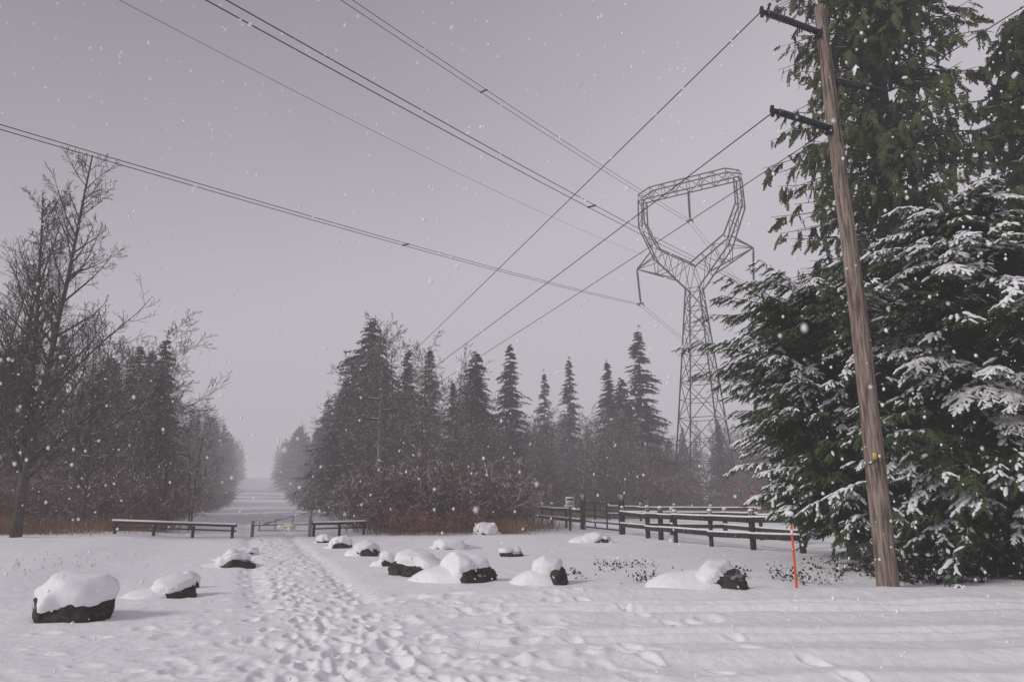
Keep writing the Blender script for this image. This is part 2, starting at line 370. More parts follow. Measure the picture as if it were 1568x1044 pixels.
# ------------------------------------------------------------------ big evergreens (right)
def frames(P,D,scale,roll):
    D=D/np.linalg.norm(D,axis=1,keepdims=True)
    U=np.cross(np.tile([0,0,1.],(len(D),1)),D);U/=np.linalg.norm(U,axis=1,keepdims=True)+1e-9
    W=np.cross(D,U)
    c=np.cos(roll)[:,None];s=np.sin(roll)[:,None]
    return D*scale[:,None],(U*c+W*s)*scale[:,None],(W*c-U*s)*scale[:,None],P
def stampm(TV,TF,fr):
    D,U,W,P=fr
    V=P[:,None]+TV[None,:,0:1]*D[:,None]+TV[None,:,1:2]*U[:,None]+TV[None,:,2:3]*W[:,None]
    n=len(P);F=TF[None]+(np.arange(n)*len(TV))[:,None,None]
    return V.reshape(-1,3),F.reshape(-1,TF.shape[1])
def cedar_spray(seed):
    r=np.random.default_rng(seed);V=[]
    for k in range(12):
        x=.05+.88*k/11;sd=1 if k%2 else -1;l=(.40*(1-x*.7))*r.uniform(.7,1.15);a=r.uniform(.5,.9)
        p=np.array([x,0,-.28*x*x]);d=np.array([math.cos(a),sd*math.sin(a),-.35]);w=np.array([-d[1],d[0],0])*.075
        V+= [p-w,p+w,p+d*l]
        for q in(.35,.65):
            for s2 in(-1,1):
                a2=a*sd+s2*.6;d2=np.array([math.cos(a2),math.sin(a2),-.5]);pp=p+d*l*q;w2=np.array([-d2[1],d2[0],0])*.05
                if r.random()<.6:V+=[pp-w2,pp+w2,pp+d2*l*.45]
    V+=[np.array([0,-.012,0]),np.array([0,.012,0]),np.array([1.05,0,-.32])]
    V=np.array(V);return V,np.arange(len(V)).reshape(-1,3)
CS=[cedar_spray(s) for s in range(3)]
def cedar(name,x,y,H,R,seed,nb=420,ns=10,ssc=.55,snow=.1,pw=.55,zmin=.04):
    r=np.random.default_rng(seed);ch=[]
    z=H*(zmin+(.985-zmin)*r.random(nb)**.95);az=r.random(nb)*6.283
    L=R*np.clip(1-z/H,0,1)**pw*r.uniform(.45,1.1,nb)+.2
    L*=np.sin(az*2.3+z*.9+seed)*.10+1
    B=np.repeat(np.arange(nb),ns);s=np.clip(np.tile((np.arange(ns)+.7)/ns,nb)+r.normal(0,.04,nb*ns),.12,1.02)
    def bp(b,s):
        lx=L[b]*s;return np.stack([np.cos(az[b])*lx,np.sin(az[b])*lx,z[b]+L[b]*(.15*s-.6*s**2+.35*s**3)],1)
    P=bp(B,s)
    a2=az[B]+r.normal(0,.8,len(B));pit=-r.uniform(.35,1.45,len(B))
    D=np.stack([np.cos(a2)*np.cos(pit),np.sin(a2)*np.cos(pit),np.sin(pit)],1)
    sc=ssc*r.uniform(.6,1.3,len(B));roll=r.normal(0,.9,len(B))
    kind=r.integers(0,3,len(B));up=np.sin(P[:,2]*2.2+az[B]*4)+r.normal(0,.8,len(B))
    sn=up>np.quantile(up,1-snow)
    for k in range(3):
        m=(kind==k)
        V,F=stampm(*CS[k],frames(P[m],D[m],sc[m],roll[m]));ch.append((V,F,0))
        m2=m&sn
        Ps=P[m2]+np.array([0,0,.04]);Ds=D[m2].copy();Ds[:,2]*=.5
        V,F=stampm(*CS[k],frames(Ps,Ds,sc[m2]*.6,roll[m2]*.3));ch.append((V,F,1))
    for q in range(4):
        b=np.arange(nb);V,F=tubes(bp(b,np.full(nb,q/4)),bp(b,np.full(nb,(q+1)/4)),.035*(1-q/5),.035*(1-(q+1)/5),4);ch.append((V,F,2))
    V,F=tubes([[0,0,-.4],[0,0,H*.5]],[[0,0,H*.5],[0,0,H]],[H*.016,H*.008],[H*.008,.02],10);ch.append((V,F,2))
    return obj(name,ch,[CED,SNOW,BARK],loc=(x,y,float(base_h(x,y))))
cedar('cedar_tree',11.7,19.4,27,4.1,41,nb=1050,ns=10,ssc=.52,snow=.13,pw=.42)
cedar('cedar_tree',16.0,18.6,16.5,3.9,42,nb=620,ns=10,ssc=.55,snow=.12,pw=.6)
cedar('cedar_tree',20.5,23,20,4.2,43,nb=300,ns=9,ssc=.7,snow=.05,pw=.6)

def needle_twig(seed):
    r=np.random.default_rng(seed);V=[]
    for k in range(13):
        x=.0+.98*k/12
        for sd in(-1,1):
            a=r.uniform(.6,1.2);l=.26*r.uniform(.75,1.2)*(1-.35*x);p=np.array([x,0,-.10*x*x])
            d=np.array([math.cos(a),sd*math.sin(a),r.uniform(-.7,.15)]);w=np.array([-d[1],d[0],0])*.045
            V+=[p-w,p+w,p+d*l]
    V+=[np.array([0,-.015,0]),np.array([0,.015,0]),np.array([1.05,0,-.11])]
    V=np.array(V);return V,np.arange(len(V)).reshape(-1,3)
def snow_finger(seed):
    r=np.random.default_rng(seed);V=[];n=6;xs=[0,.1,.35,.65,.9,1.0];rd=[.02,.10,.18,.15,.11,.01]
    for x,q in zip(xs,rd):
        q*=r.uniform(.7,1.3)
        for k in range(n):
            a=k/n*6.283;V.append([x,q*math.cos(a)+r.normal(0,.01),.03-.10*x*x+q*.6*math.sin(a)+r.normal(0,.01)])
    F=[]
    for i_ in range(len(xs)-1):
        for k in range(n):F.append([i_*n+k,i_*n+(k+1)%n,(i_+1)*n+(k+1)%n,(i_+1)*n+k])
    return np.array(V),np.array(F)
NT=[needle_twig(s) for s in range(3)];SF=[snow_finger(s) for s in range(3)]
def snowy_evergreen(name,x,y,H,R,seed,nb=190,nside=9,snow=.5,prof=((0,.8),(.5,1.),(1,.1)),tw=.30,zmin=.03,up=.3,dr=(.15,.55)):
    r=np.random.default_rng(seed);ch=[]
    z=H*(zmin+(.97-zmin)*r.random(nb));az=r.random(nb)*6.283
    L=R*np.interp(z/H,[p[0] for p in prof],[p[1] for p in prof])*r.uniform(.45,1.1,nb)+.2
    L*=1+.15*np.sin(az*3+z*1.3+seed)
    dro=r.uniform(dr[0],dr[1],nb)
    def bp(b,s):
        lx=L[b]*s;wv=.12*np.sin(s*5+az[b]*7)
        return np.stack([np.cos(az[b]+wv*.5)*lx,np.sin(az[b]+wv*.5)*lx,z[b]+L[b]*(up*s-dro[b]*s**2)],1)
    nn=nside*2
    B=np.repeat(np.arange(nb),nn);s=np.clip(np.tile((np.arange(nn)+1)/nn,nb)**.75,.2,1)
    P=bp(B,s)
    sd=np.where(np.arange(len(B))%2==0,1,-1)
    a2=az[B]+sd*r.uniform(.3,1.15,len(B))*(1.15-.6*s)
    BL=tw*r.uniform(.7,1.4,len(B))*(1.7-.8*s)
    PS=[];DS=[];SC=[];TOP=[]
    D0=np.stack([np.cos(a2),np.sin(a2),-.25-.4*r.random(len(B))],1)
    clump=np.sin(z[B]*2.3+az[B]*2.7+seed)+.6*np.sin(z[B]*5.1+az[B]*5)
    for f,da in((0,0),(.3,.6),(.3,-.6),(.65,.5),(.65,-.5),(.95,.2)):
        a3=a2+da+r.normal(0,.15,len(B));Dq=np.stack([np.cos(a3),np.sin(a3),-.2-.8*r.random(len(B))],1)
        PS.append(P+D0*(BL*f)[:,None]);DS.append(Dq if f else D0);SC.append(BL*(1.0 if f==0 else .75-.2*f)*r.uniform(.8,1.2,len(B)))
        TOP.append(clump+r.normal(0,.5,len(B))+1.6*(s-.5))
    PS=np.concatenate(PS);DS=np.concatenate(DS);SC=np.concatenate(SC);TOP=np.concatenate(TOP)
    roll=r.normal(0,.45,len(PS));kind=r.integers(0,3,len(PS));sn=TOP>np.quantile(TOP,1-snow)
    for k in range(3):
        m=kind==k;V,F=stampm(*NT[k],frames(PS[m],DS[m],SC[m],roll[m]));ch.append((V,F,0))
        m=m&sn;V,F=stampm(*SF[k],frames(PS[m]+[0,0,.01],DS[m]*[1,1,.8],SC[m]*.85,roll[m]*.2));ch.append((V,F,1))
    for q in range(4):
        b=np.arange(nb);V,F=tubes(bp(b,np.full(nb,q/4)),bp(b,np.full(nb,(q+1)/4)),.03*(1-q/5),.03*(1-(q+1)/5),4);ch.append((V,F,2))
    V,F=tubes([[0,0,-.4]],[[0,0,H*.97]],[.17],[.03],10);ch.append((V,F,2))
    return obj(name,ch,[YEW,SNOW,BARK],loc=(x,y,float(base_h(x,y))))
snowy_evergreen('hemlock_tree',10.5,15.2,8.5,4.0,51,nb=350,snow=.35,nside=8,prof=((0,.85),(.35,1),(.6,.95),(.85,.6),(1,.1)))
snowy_evergreen('hemlock_tree',8.3,17.3,6.7,3.2,52,nb=330,snow=.24,nside=8,zmin=.08,up=.48,dr=(.1,.38),prof=((0,.55),(.25,.62),(.5,.78),(.72,1.15),(.85,1.0),(1,.4)))
snowy_evergreen('hemlock_tree',14.0,15.2,8.8,4.0,53,nb=320,snow=.30,nside=8,prof=((0,.85),(.35,1),(.6,.95),(.85,.6),(1,.1)))

# ------------------------------------------------------------------ leafy undergrowth
def leaf_patch(name,cx,cy,rx,ry,hmax,n,seed,size=.05,m=LEAF,snow=.0,thr=-.12):
    r=np.random.default_rng(seed)
    a=r.random(n)*6.283;q=np.sqrt(r.random(n));x=cx+rx*q*np.cos(a);y=cy+ry*q*np.sin(a)
    keep=vn(x,y,.35,seed)+vn(x,y,1.1,seed+1)>thr;x=x[keep];y=y[keep];n=len(x)
    g=base_h(x,y)+rough_h(x,y);z=g+r.random(n)**1.5*hmax
    d=r.normal(0,1,(n,3));d/=np.linalg.norm(d,axis=1,keepdims=True);w=np.cross(d,r.normal(0,1,(n,3)));w/=np.linalg.norm(w,axis=1,keepdims=True)
    P=np.stack([x,y,z],1);sz=size*r.uniform(.5,1.3,n)[:,None]
    V=np.stack([P-d*sz,P+w*sz*.6,P+d*sz,P-w*sz*.6],1).reshape(-1,3);F=np.arange(len(V)).reshape(-1,4)
    M=(r.random(n)<snow).astype(int)
    S0=np.stack([x,y,g],1)[::3];S1=P[::3]+r.normal(0,.06,(len(P[::3]),3))
    TV,TF=tubes(S0,S1,.004,.003,3)
    return obj(name,[(V,F,M),(TV,TF,0)],[m,SNOW])
leaf_patch('bramble_patch',2.2,15.3,1.9,2.0,.14,1000,61,.035,thr=.18)
leaf_patch('bramble_patch',5.6,14.2,1.6,1.2,.22,1500,62,.038,snow=.1,thr=.12)
leaf_patch('bramble_patch',7.7,13.9,1.5,1.0,.6,2800,63,.05,snow=.12)
leaf_patch('undergrowth_hedge',11.6,14.6,4.0,1.6,1.1,9000,64,.075,snow=.08)
leaf_patch('undergrowth_hedge',14.5,19.0,5,1.5,2.2,9000,65,.11,snow=.06)
leaf_patch('undergrowth_hedge',17.0,17.0,5,2.5,2.2,7000,66,.11,snow=.06)

def grass(name,pts,h,seed,n):
    r=np.random.default_rng(seed);pts=np.array(pts);k=r.integers(0,len(pts),n)
    x=pts[k,0]+r.normal(0,1,n)*pts[k,2];y=pts[k,1]+r.normal(0,1,n)*pts[k,3];g=base_h(x,y)
    L=h*r.uniform(.4,1.2,n);dx=r.normal(0,.35,n)*L;dy=r.normal(0,.35,n)*L
    P0=np.stack([x,y,g-.02],1);P1=np.stack([x+dx,y+dy,g+L],1)
    V,F=tubes(P0,P1,.008,.003,3);return obj(name,[(V,F,0)],[GRASS])
grass('dead_grass',[(-19,28,1.6,.7),(-22,28.5,2,.8),(-25,29,2,1),(-28,30,2,1),(-16.4,30.5,.8,.7)],.6,71,4500)
grass('dead_grass',[(-10,14.5,1.2,1.0),(-11,17,1.5,2)],.07,72,90)
grass('dead_grass',[(0,34,.8,.8),(-.4,31,.6,.5),(1.2,37,1,.6)],.6,73,1500)
grass('dead_grass',[(18,57,4,1.5),(24,58,4,1.5),(10,56,3,1.2)],.8,74,6000)

# ------------------------------------------------------------------ boulders
def ico(sub):
    bpy.ops.mesh.primitive_ico_sphere_add(subdivisions=sub,radius=1);o=bpy.context.object;me=o.data
    V=np.array([v.co[:] for v in me.vertices]);F=np.array([p.vertices[:] for p in me.polygons]);bpy.data.objects.remove(o);bpy.data.meshes.remove(me)
    return V,F
IV,IF=ico(4);IV5,IF5=ico(5)
def nz3(V,s,seed,a):
    return np.array([mnoise.noise(Vector((v[0]*s+seed*3.1,v[1]*s+seed*1.7,v[2]*s))) for v in V])*a
def boulder(x,y,w,h,seed,bare=(0,-1),lean=.3,thick=.14,th=.25,drift=0.,yaw=0.):
    """irregular half-buried boulder; snow is an inflated copy of its upper side, with a drift banked
    against the sheltered side (the side away from `bare`)"""
    g=gh(x,y);e=empty('snow_covered_boulder',(x,y,g))
    r=np.random.default_rng(seed)
    N0=IV5
    V=IV5*(1+nz3(IV5,.9,seed,.50)+nz3(IV5,2.2,seed+9,.14))[:,None]
    for _ in range(7):
        n_=r.normal(0,1,3);n_/=np.linalg.norm(n_);d=V@n_;c=r.uniform(.7,.95);V=V-np.where(d>c,d-c,0)[:,None]*n_*.8
    V=V*np.array([w*.54,w*.44,h*.80])+np.array([0,0,h*.06])
    R_=V*(1+nz3(IV5,5.5,seed+2,.05))[:,None]
    obj('rock',[(R_*.985,IF5,0)],[ROCK],parent=e)
    bd=np.array([*bare,0.]);bd/=np.linalg.norm(bd)
    edge=nz3(IV5,1.5,seed+3,.5)+nz3(IV5,5.5,seed+4,.08)
    t=sstep(th-.16,th+.16,N0[:,2]-lean*(N0@bd)+edge)
    puff=1+nz3(IV5,1.0,seed+5,.4)
    C=V*.95+t[:,None]*(N0*np.array([.05*w,.05*w,0])+np.array([0,0,1])*(thick*(.35+.65*np.clip(N0[:,2],0,1))*puff)[:,None])
    C=C+t[:,None]*np.array([V[:,0]*.06,V[:,1]*.06,V[:,2]*.04]).T
    obj('snow_cap',[(C,IF5,0)],[SNOW],parent=e,smooth=True)
    if drift>0:
        S=IV5*(1+nz3(IV5,.9,seed+6,.3))[:,None]*np.array([w*.85,w*.68,h*drift])-bd*w*.40+np.array([0,0,-.03])
        obj('snow_drift',[(S,IF5,0)],[SNOWG],parent=e,smooth=True)
BL=[(-5.95,9.8,1.02,.52,1,(.2,-1),.12,.15,.38,.0),(-5.55,11.9,.7,.26,2,(1,-.4),.9,.12,.25,.6),(-5.85,13.0,.34,.28,3,(1,-1),.5,.08,.3,.3),(-6.5,16.7,.80,.28,4,(.8,-1),.5,.09,.35,.35),
(-7.2,18.4,.5,.2,5,(1,-1),.3,.08,-.4,.5),(-7.6,20.4,.6,.22,6,(1,-1),.3,.08,-.5,.5),
(-4.05,19.9,.62,.42,9,(.8,-1),.5,.09,.2,.5),(-5.5,22.8,.6,.32,10,(.6,-1),.5,.1,.2,.3),(-6.7,25.3,.5,.26,11,(0,-1),.4,.1,.1,.3),
(-2.95,16.9,.42,.32,13,(.6,-1),.5,.08,.1,.5),(-2.0,15.2,1.0,.46,14,(-.9,-1),.8,.14,.15,.7),(-.85,13.9,1.0,.44,15,(1,-.6),1.0,.12,.1,.75),(.72,13.6,.66,.52,16,(1,-.4),1.0,.11,.15,.6),
(0.02,19.6,.66,.24,17,(.3,-1),.4,.06,.45,.0),(3.15,26.0,.9,.34,18,(.8,-1),.6,.12,.0,.7),(-2.0,22.8,.9,.24,19,(-.5,-1),.5,.12,-.3,.7),(-1.1,29.6,.8,.42,20,(0,-1),.4,.12,-.3,.5),
(3.50,12.3,.98,.42,21,(1,-.55),1.3,.11,.15,.85)]
for b in BL: boulder(*b)

# ------------------------------------------------------------------ fences
def rail_fence(name,pts,spacing,H=1.1,rails=(.45,.9),seed=0):
    e=empty(name,(0,0,0));r=np.random.default_rng(seed);posts=[]
    for (x0,y0),(x1,y1) in zip(pts[:-1],pts[1:]):
        L=math.hypot(x1-x0,y1-y0);n=max(1,round(L/spacing))
        for k in range(n+1):
            if k==0 and posts: continue
            posts.append((x0+(x1-x0)*k/n,y0+(y1-y0)*k/n))
    wood=[];sn=[]
    for x,y in posts:
        g=float(base_h(x,y));h=H*r.uniform(.96,1.08);lx,ly=r.normal(0,.012,2)
        wood.append((*beam((x,y,g-.3),(x+lx,y+ly,g+h),.14,.14),0))
        S=IV*np.array([.09,.09,.07])+np.array([x+lx,y+ly,g+h+.02]);S[:,2]=np.maximum(S[:,2],g+h+.003);sn.append((S,IF,1))
    for (x0,y0),(x1,y1) in zip(posts[:-1],posts[1:]):
        g0=float(base_h(x0,y0));g1=float(base_h(x1,y1));dx,dy=x1-x0,y1-y0;l=math.hypot(dx,dy);nx,ny=-dy/l*.09,dx/l*.09
        if ny>0: nx,ny=-nx,-ny
        for q in rails:
            a=(x0+nx-dx*.02,y0+ny-dy*.02,g0+q+r.normal(0,.015));b=(x1+nx+dx*.02,y1+ny+dy*.02,g1+q+r.normal(0,.015))
            wood.append((*beam(a,b,.045,.17),0))
            V,F=tubes([(a[0],a[1],a[2]+.095)],[(b[0],b[1],b[2]+.095)],.034,.032,6);sn.append((V,F,1))
    obj('posts_and_rails',wood,[FENCE,SNOW],parent=e);obj('rail_snow',sn,[FENCE,SNOW],parent=e,smooth=True)
    return e
rail_fence('wooden_fence',[(5.0,32.0),(5.6,29.2),(6.0,26.0),(8.3,20.3)],2.1,H=1.15,rails=(.42,.92),seed=1)
rail_fence('wooden_fence',[(5.0,32.3),(9.2,30.5),(10.5,25.5)],2.4,H=1.15,rails=(.42,.92),seed=2)
rail_fence('wooden_fence',[(7.2,52),(17,42.5),(26,36)],2.6,H=1.15,rails=(.42,.92),seed=3)
rail_fence('wooden_fence',[(3.67,36.8),(2.3,40.6),(-.9,58)],2.5,H=1.15,rails=(.42,.92),seed=4)
e=empty('metal_farm_gate',(0,0,0));ch=[];p0=np.array([3.67,36.5]);p1=np.array([5.0,32.1])
for p in(p0,p1):
    gz=float(base_h(*p));ch.append((*beam((p[0],p[1],gz-.3),(p[0],p[1],gz+1.75),.25,.25),0))
obj('gate_posts',ch,[FENCE],parent=e)
ch=[];d=(p1-p0)/np.linalg.norm(p1-p0);q0=p0+d*.18;q1=p1-d*.18;gz=float(base_h(*((p0+p1)/2)))
for k,z in enumerate((.15,.42,.70,1.0,1.36)):
    add(ch,capped([[*q0,gz+z]],[[*q1,gz+z]],.038,.038,8),0)
for f in(0,.33,.66,1):
    q=q0+(q1-q0)*f;add(ch,capped([[*q,gz+.15]],[[*q,gz+1.36]],.04,.04,8),0)
obj('gate_frame',ch,[DSTEEL],parent=e)
e=empty('notice_sign',(2.9,35.2,float(base_h(2.9,35.2))));ch=[]
ch.append((*beam((0,0,-.2),(0,0,1.5),.1,.1),0));ch.append((*box((0,-.075,1.4),(.42,.03,.5)),1));ch.append((*box((0,-.095,1.52),(.34,.006,.1)),2));ch.append((*box((0,-.095,1.3),(.30,.006,.03)),2));ch.append((*box((0,-.095,1.37),(.26,.006,.03)),2))
obj('sign_board',ch,[FENCE,WHITE,DSTEEL],parent=e)

def barrier(name,a,b,n,H=.5,r=.06):
    e=empty(name);ch=[];a=np.array(a);b=np.array(b);ga=float(base_h(*a));gb=float(base_h(*b))
    for k in range(n):
        p=a+(b-a)*k/(n-1);g=float(base_h(*p));add(ch,capped([[*p,g-.3]],[[*p,g+H-.02]],.06,.06,10),0)
    ex=(b-a)*.03
    for z in (H,H-.2):
        add(ch,capped([[*(a-ex),ga+z]],[[*(b+ex),gb+z]],r if z==H else r*.5,r if z==H else r*.5,12),0)
    obj('rail_and_posts',ch,[DSTEEL],parent=e,smooth=False)
    V,F=tubes([[*(a-ex),ga+H+.045]],[[*(b+ex),gb+H+.045]],r*.85,r*.85,10);obj('rail_snow',[(V,F,0)],[SNOW],parent=e,smooth=True)
barrier('steel_barrier',(-15.6,27.8),(-10.9,27.6),4,H=.46)
barrier('steel_barrier',(-7.9,28.2),(-6.2,29.6),3,H=.50)
e=empty('swing_barrier_gate',(0,0,0));ch=[];h0=np.array([-8.0,28.0]);h1=np.array([-10.6,28.9]);g0=float(base_h(*h0));g1=float(base_h(*h1))
add(ch,capped([[*h0,g0-.3]],[[*h0,g0+1.05]],.075,.07,10),0);add(ch,capped([[*h1,g1-.3]],[[*h1,g1+.6]],.07,.07,10),0)
add(ch,capped([[*h0,g0+.5]],[[*h1,g1+.42]],.045,.045,8),0);add(ch,capped([[*h0,g0+.98]],[[*(h1*.85+h0*.15),g1+.45]],.03,.03,8),0)
add(ch,capped([[*h0,g0+.25]],[[*(h1*.9+h0*.1),g1+.22]],.03,.03,8),0)
for f in(.3,.6,.88):
    q=h0+(h1-h0)*f;add(ch,capped([[*q,g0+.23]],[[*q,g0+.5+(.46*(1-f))]],.025,.025,6),0)
obj('gate_arm_and_posts',ch,[RAILM],parent=e)
m_=(h0*.66+h1*.34);ch=[(*box((m_[0],m_[1]-.09,g0+.36),(.5,.02,.3)),0),(*box((m_[0],m_[1]-.104,g0+.36),(.4,.004,.06)),1)]
obj('gate_sign',ch,[WHITE,YELL],parent=e)

e=empty('orange_marker_stake',(4.92,12.45,gh(4.92,12.45)));ch=[];add(ch,capped([[0,0,-.2]],[[0.0,0,1.08]],.022,.020,10),0);add(ch,capped([[0,0,1.08]],[[0,0,1.22]],.026,.026,10),2)
add(ch,capped([[0,0,.90]],[[0,0,.98]],.024,.024,10),1);obj('stake',ch,[ORANGE,WHITE,DSTEEL],parent=e)
S=IV*np.array([.06,.05,.05])+np.array([0,0,1.25]);obj('stake_snow',[(S,IF,0)],[SNOW],parent=e,smooth=True)
e=empty('orange_marker_stake',(17.5,51,float(base_h(17.5,51))));ch=[];add(ch,capped([[0,0,-.2]],[[0,0,1.5]],.03,.03,8),0);ch.append((*box((0,-.03,1.6),(.35,.02,.35),0),0));obj('stake',ch,[ORANGE],parent=e)

# ------------------------------------------------------------------ utility poles
ARM=np.array([-.93,-.37,0]);ARM/=np.linalg.norm(ARM)
def insul(p0,p1,r=.055,n=9,core=.022):
    p0=np.array(p0,float);p1=np.array(p1,float);ch=list(capped([p0],[p1],core,core,8))
    for k in range(n):
        c=p0+(p1-p0)*(.1+.8*k/(n-1));d=(p1-p0)/np.linalg.norm(p1-p0);ch+=capped([c-d*.012],[c+d*.012],r,r*.55,12)
    return ch
def utility_pole(x,y,H,r0,r1,arms):
    g=float(base_h(x,y));e=empty('utility_pole',(x,y,g));n=40;zs=np.linspace(-.4,H,n);ch=[]
    sides=24;V=[];
    for z in zs:
        q=r0+(r1-r0)*max(z,0)/H
        for k in range(sides):
            a=k/sides*6.283;rr=q*(1+.03*math.sin(a*5+z*.7)+.025*math.sin(a*9-z*1.3));V.append([rr*math.cos(a)+.03*math.sin(z*.45),rr*math.sin(a),z])
    F=[[i_*sides+k,i_*sides+(k+1)%sides,(i_+1)*sides+(k+1)%sides,(i_+1)*sides+k] for i_ in range(n-1) for k in range(sides)]
    obj('pole_shaft',[(V,F,0),(V,[[ (n-1)*sides+k for k in range(sides)]],0)],[POLE],parent=e)
    ch=[];ci=[]
    for z,dr,l in arms:
        A_=ARM*dr;a=np.array([0,0,z])+A_*.1;b=a+A_*(l*.55)+np.array([0,0,.05]);c=a+A_*(l-.1)+np.array([0,0,.07])
        ch.append((*beam(a,b,.08,.10),0));ch.append((*beam(a+[0,0,-.02],a+[0,0,.02]+A_*.06,.14,.30),0))
        add(ci,insul(b-A_*.02,c,.075,9,.03),0)
        ch.append((*beam(c-A_*.04,c+A_*.12,.06,.08),0));ch.append((*beam(c+A_*.08+[0,0,-.12],c+A_*.08+[0,0,.10],.06,.06),0))
        sV,sF=tubes([a+[0,0,.06]],[b+[0,0,.05]],.03,.02,6);ch.append((sV,sF,1))
    add(ch,capped([[.0,-r1-.03,H-3.2]],[[.0,-r1-.03,H-.2]],.012,.012,6),0)
    obj('crossarms',ch,[DSTEEL,LICH],parent=e);obj('insulators',ci,[INS],parent=e)
    return e
utility_pole(6.53,12.5,11.65,.18,.115,[(11.0,1,1.55),(8.8,1,1.52),(9.95,-1,1.5)])
utility_pole(-8.5,44,8.0,.13,.09,[(7.7,1,1.0),(6.4,1,1.0),(7.0,-1,1.0)])
bx=empty('pole_marker_tag',(6.46,12.31,0));obj('tag',[(*box((.0,0,2.3),(.07,.015,.11),-.3),0)],[YELL],parent=bx)

def wire(name,a,b,sag,r=.012,n=40):
    a=np.array(a,float);b=np.array(b,float);t=np.linspace(0,1,n+1)[:,None];P=a+(b-a)*t;P[:,2]-=4*sag*(t[:,0]*(1-t[:,0]))
    V,F=tubes(P[:-1],P[1:],r,r,6);return obj(name,[(V,F,0)],[WIRE])
pb=np.array([6.53,12.5,0]);fb=np.array([-8.5,44,0])
wire('overhead_wire',pb+ARM*1.62+[0,0,11.1],fb+ARM*1.0+[0,0,7.8],.05)
wire('overhead_wire',pb+ARM*1.58+[0,0,8.85],fb+ARM*1.0+[0,0,6.5],.08)
wire('overhead_wire',pb-ARM*1.55+[0,0,10.0],fb-ARM*1.0+[0,0,7.1],.08)
wire('overhead_wire',pb-ARM*1.55+[0,0,10.0],pb-ARM*1.55+[0,0,9.9]+np.array([.33,-.94,0])*48,.3)

# ------------------------------------------------------------------ lattice transmission tower
TX,TY=22.3,80.
tb=float(base_h(TX,TY))
tower=empty('transmission_tower',(TX,TY,tb));tower.rotation_euler=(0,0,math.atan2(-.539,.842))
seg=[]
def mem(a,b,r=.06):seg.append((a,b,r))
def ring(hw,z):return [np.array([sx*hw,sy*hw,z]) for sx,sy in((-1,-1),(1,-1),(1,1),(-1,1))]
zs=[-.3,5.5,10.5,14.8,18.4,21.4,23.9,26.3];zt=26.3
hw=lambda z:3.1+(.85-3.1)*(max(z,0)/zt)**.92
for z0,z1 in zip(zs[:-1],zs[1:]):
    A0=ring(hw(z0),z0);A1=ring(hw(z1),z1)
    for k in range(4):
        mem(A0[k],A1[k],.12);k2=(k+1)%4;mem(A0[k],A1[k2],.06);mem(A0[k2],A1[k],.06);mem(A1[k],A1[k2],.06)
        if z0<15: mem((A0[k]+A1[k])/2,(A0[k2]+A1[k2])/2,.045)
def lerp(a,b,f):return (a[0]+(b[0]-a[0])*f,a[1]+(b[1]-a[1])*f)
def boxlat(outer,inner,dy,sub,rr=.12,br=.05):
    O=[outer[0]];I=[inner[0]];D=[dy[0]]
    for k in range(1,len(outer)):
        for s_ in range(1,sub[k-1]+1):
            f=s_/sub[k-1];O.append(lerp(outer[k-1],outer[k],f));I.append(lerp(inner[k-1],inner[k],f));D.append(dy[k-1]+(dy[k]-dy[k-1])*f)
    for i_ in range(len(O)):
        (xo,zo),(xi,zi),d=O[i_],I[i_],D[i_]
        q=[np.array([xo,-d,zo]),np.array([xo,d,zo]),np.array([xi,d,zi]),np.array([xi,-d,zi])]
        for k in range(4): mem(q[k],q[(k+1)%4],br)
        if i_:
            for k in range(4):
                mem(pq[k],q[k],rr)
                if k in(1,3):
                    if i_%2: mem(pq[k],q[(k+1)%4],br)
                    else: mem(pq[(k+1)%4],q[k],br)
        pq=q
for s in(-1,1):
    outer=[(.85,26.3),(4.7,30.9),(6.6,35.6),(6.5,39.3)]
    inner=[(.0,29.5),(4.2,32.3),(5.8,36.0),(5.8,39.3)]
    boxlat([(s*a,b) for a,b in outer],[(s*a,b) for a,b in inner],[.85,.8,.6,.6],(3,2,2))
    tip=np.array([s*7.3,0,30.2])
    for d in(-.8,.8):
        mem(tip,np.array([s*2.1,d,27.9]),.10);mem(tip,np.array([s*5.1,d*.95,31.9]),.10);mem(tip,np.array([s*4.7,d,30.9]),.06)
        mem(np.array([s*4.7,d*.5,29.05]),np.array([s*4.7,d,30.9]),.06);mem(np.array([s*4.7,d*.5,29.05]),np.array([s*3.4,d,29.4]),.06)
xs=np.linspace(-6.5,6.5,9)
for i_,x in enumerate(xs):
    q=[np.array([x,-.6,39.3]),np.array([x,.6,39.3]),np.array([x,.6,40.8]),np.array([x,-.6,40.8])]
    if i_ in(0,8):
        for v in q[2:]: v[2]=40.1
    for k in range(4): mem(q[k],q[(k+1)%4],.05)
    if i_:
        for k in range(4):
            mem(pq[k],q[k],.10)
            if k in(1,3):
                if i_%2: mem(pq[k],q[(k+1)%4],.055)
                else: mem(pq[(k+1)%4],q[k],.055)
    pq=q
P0=np.array([s_[0] for s_ in seg]);P1=np.array([s_[1] for s_ in seg]);RR=np.array([s_[2] for s_ in seg])
V,F=tubes(P0,P1,RR*.85,RR*.85,4);obj('lattice',[(V,F,0)],[DSTEEL],parent=tower)
ch=[]
ends=[((-7.3,0,30.1),(-7,0,25.6)),((0,0,39.3),(0,0,35.3)),((7.3,0,30.1),(7,0,25.6))]
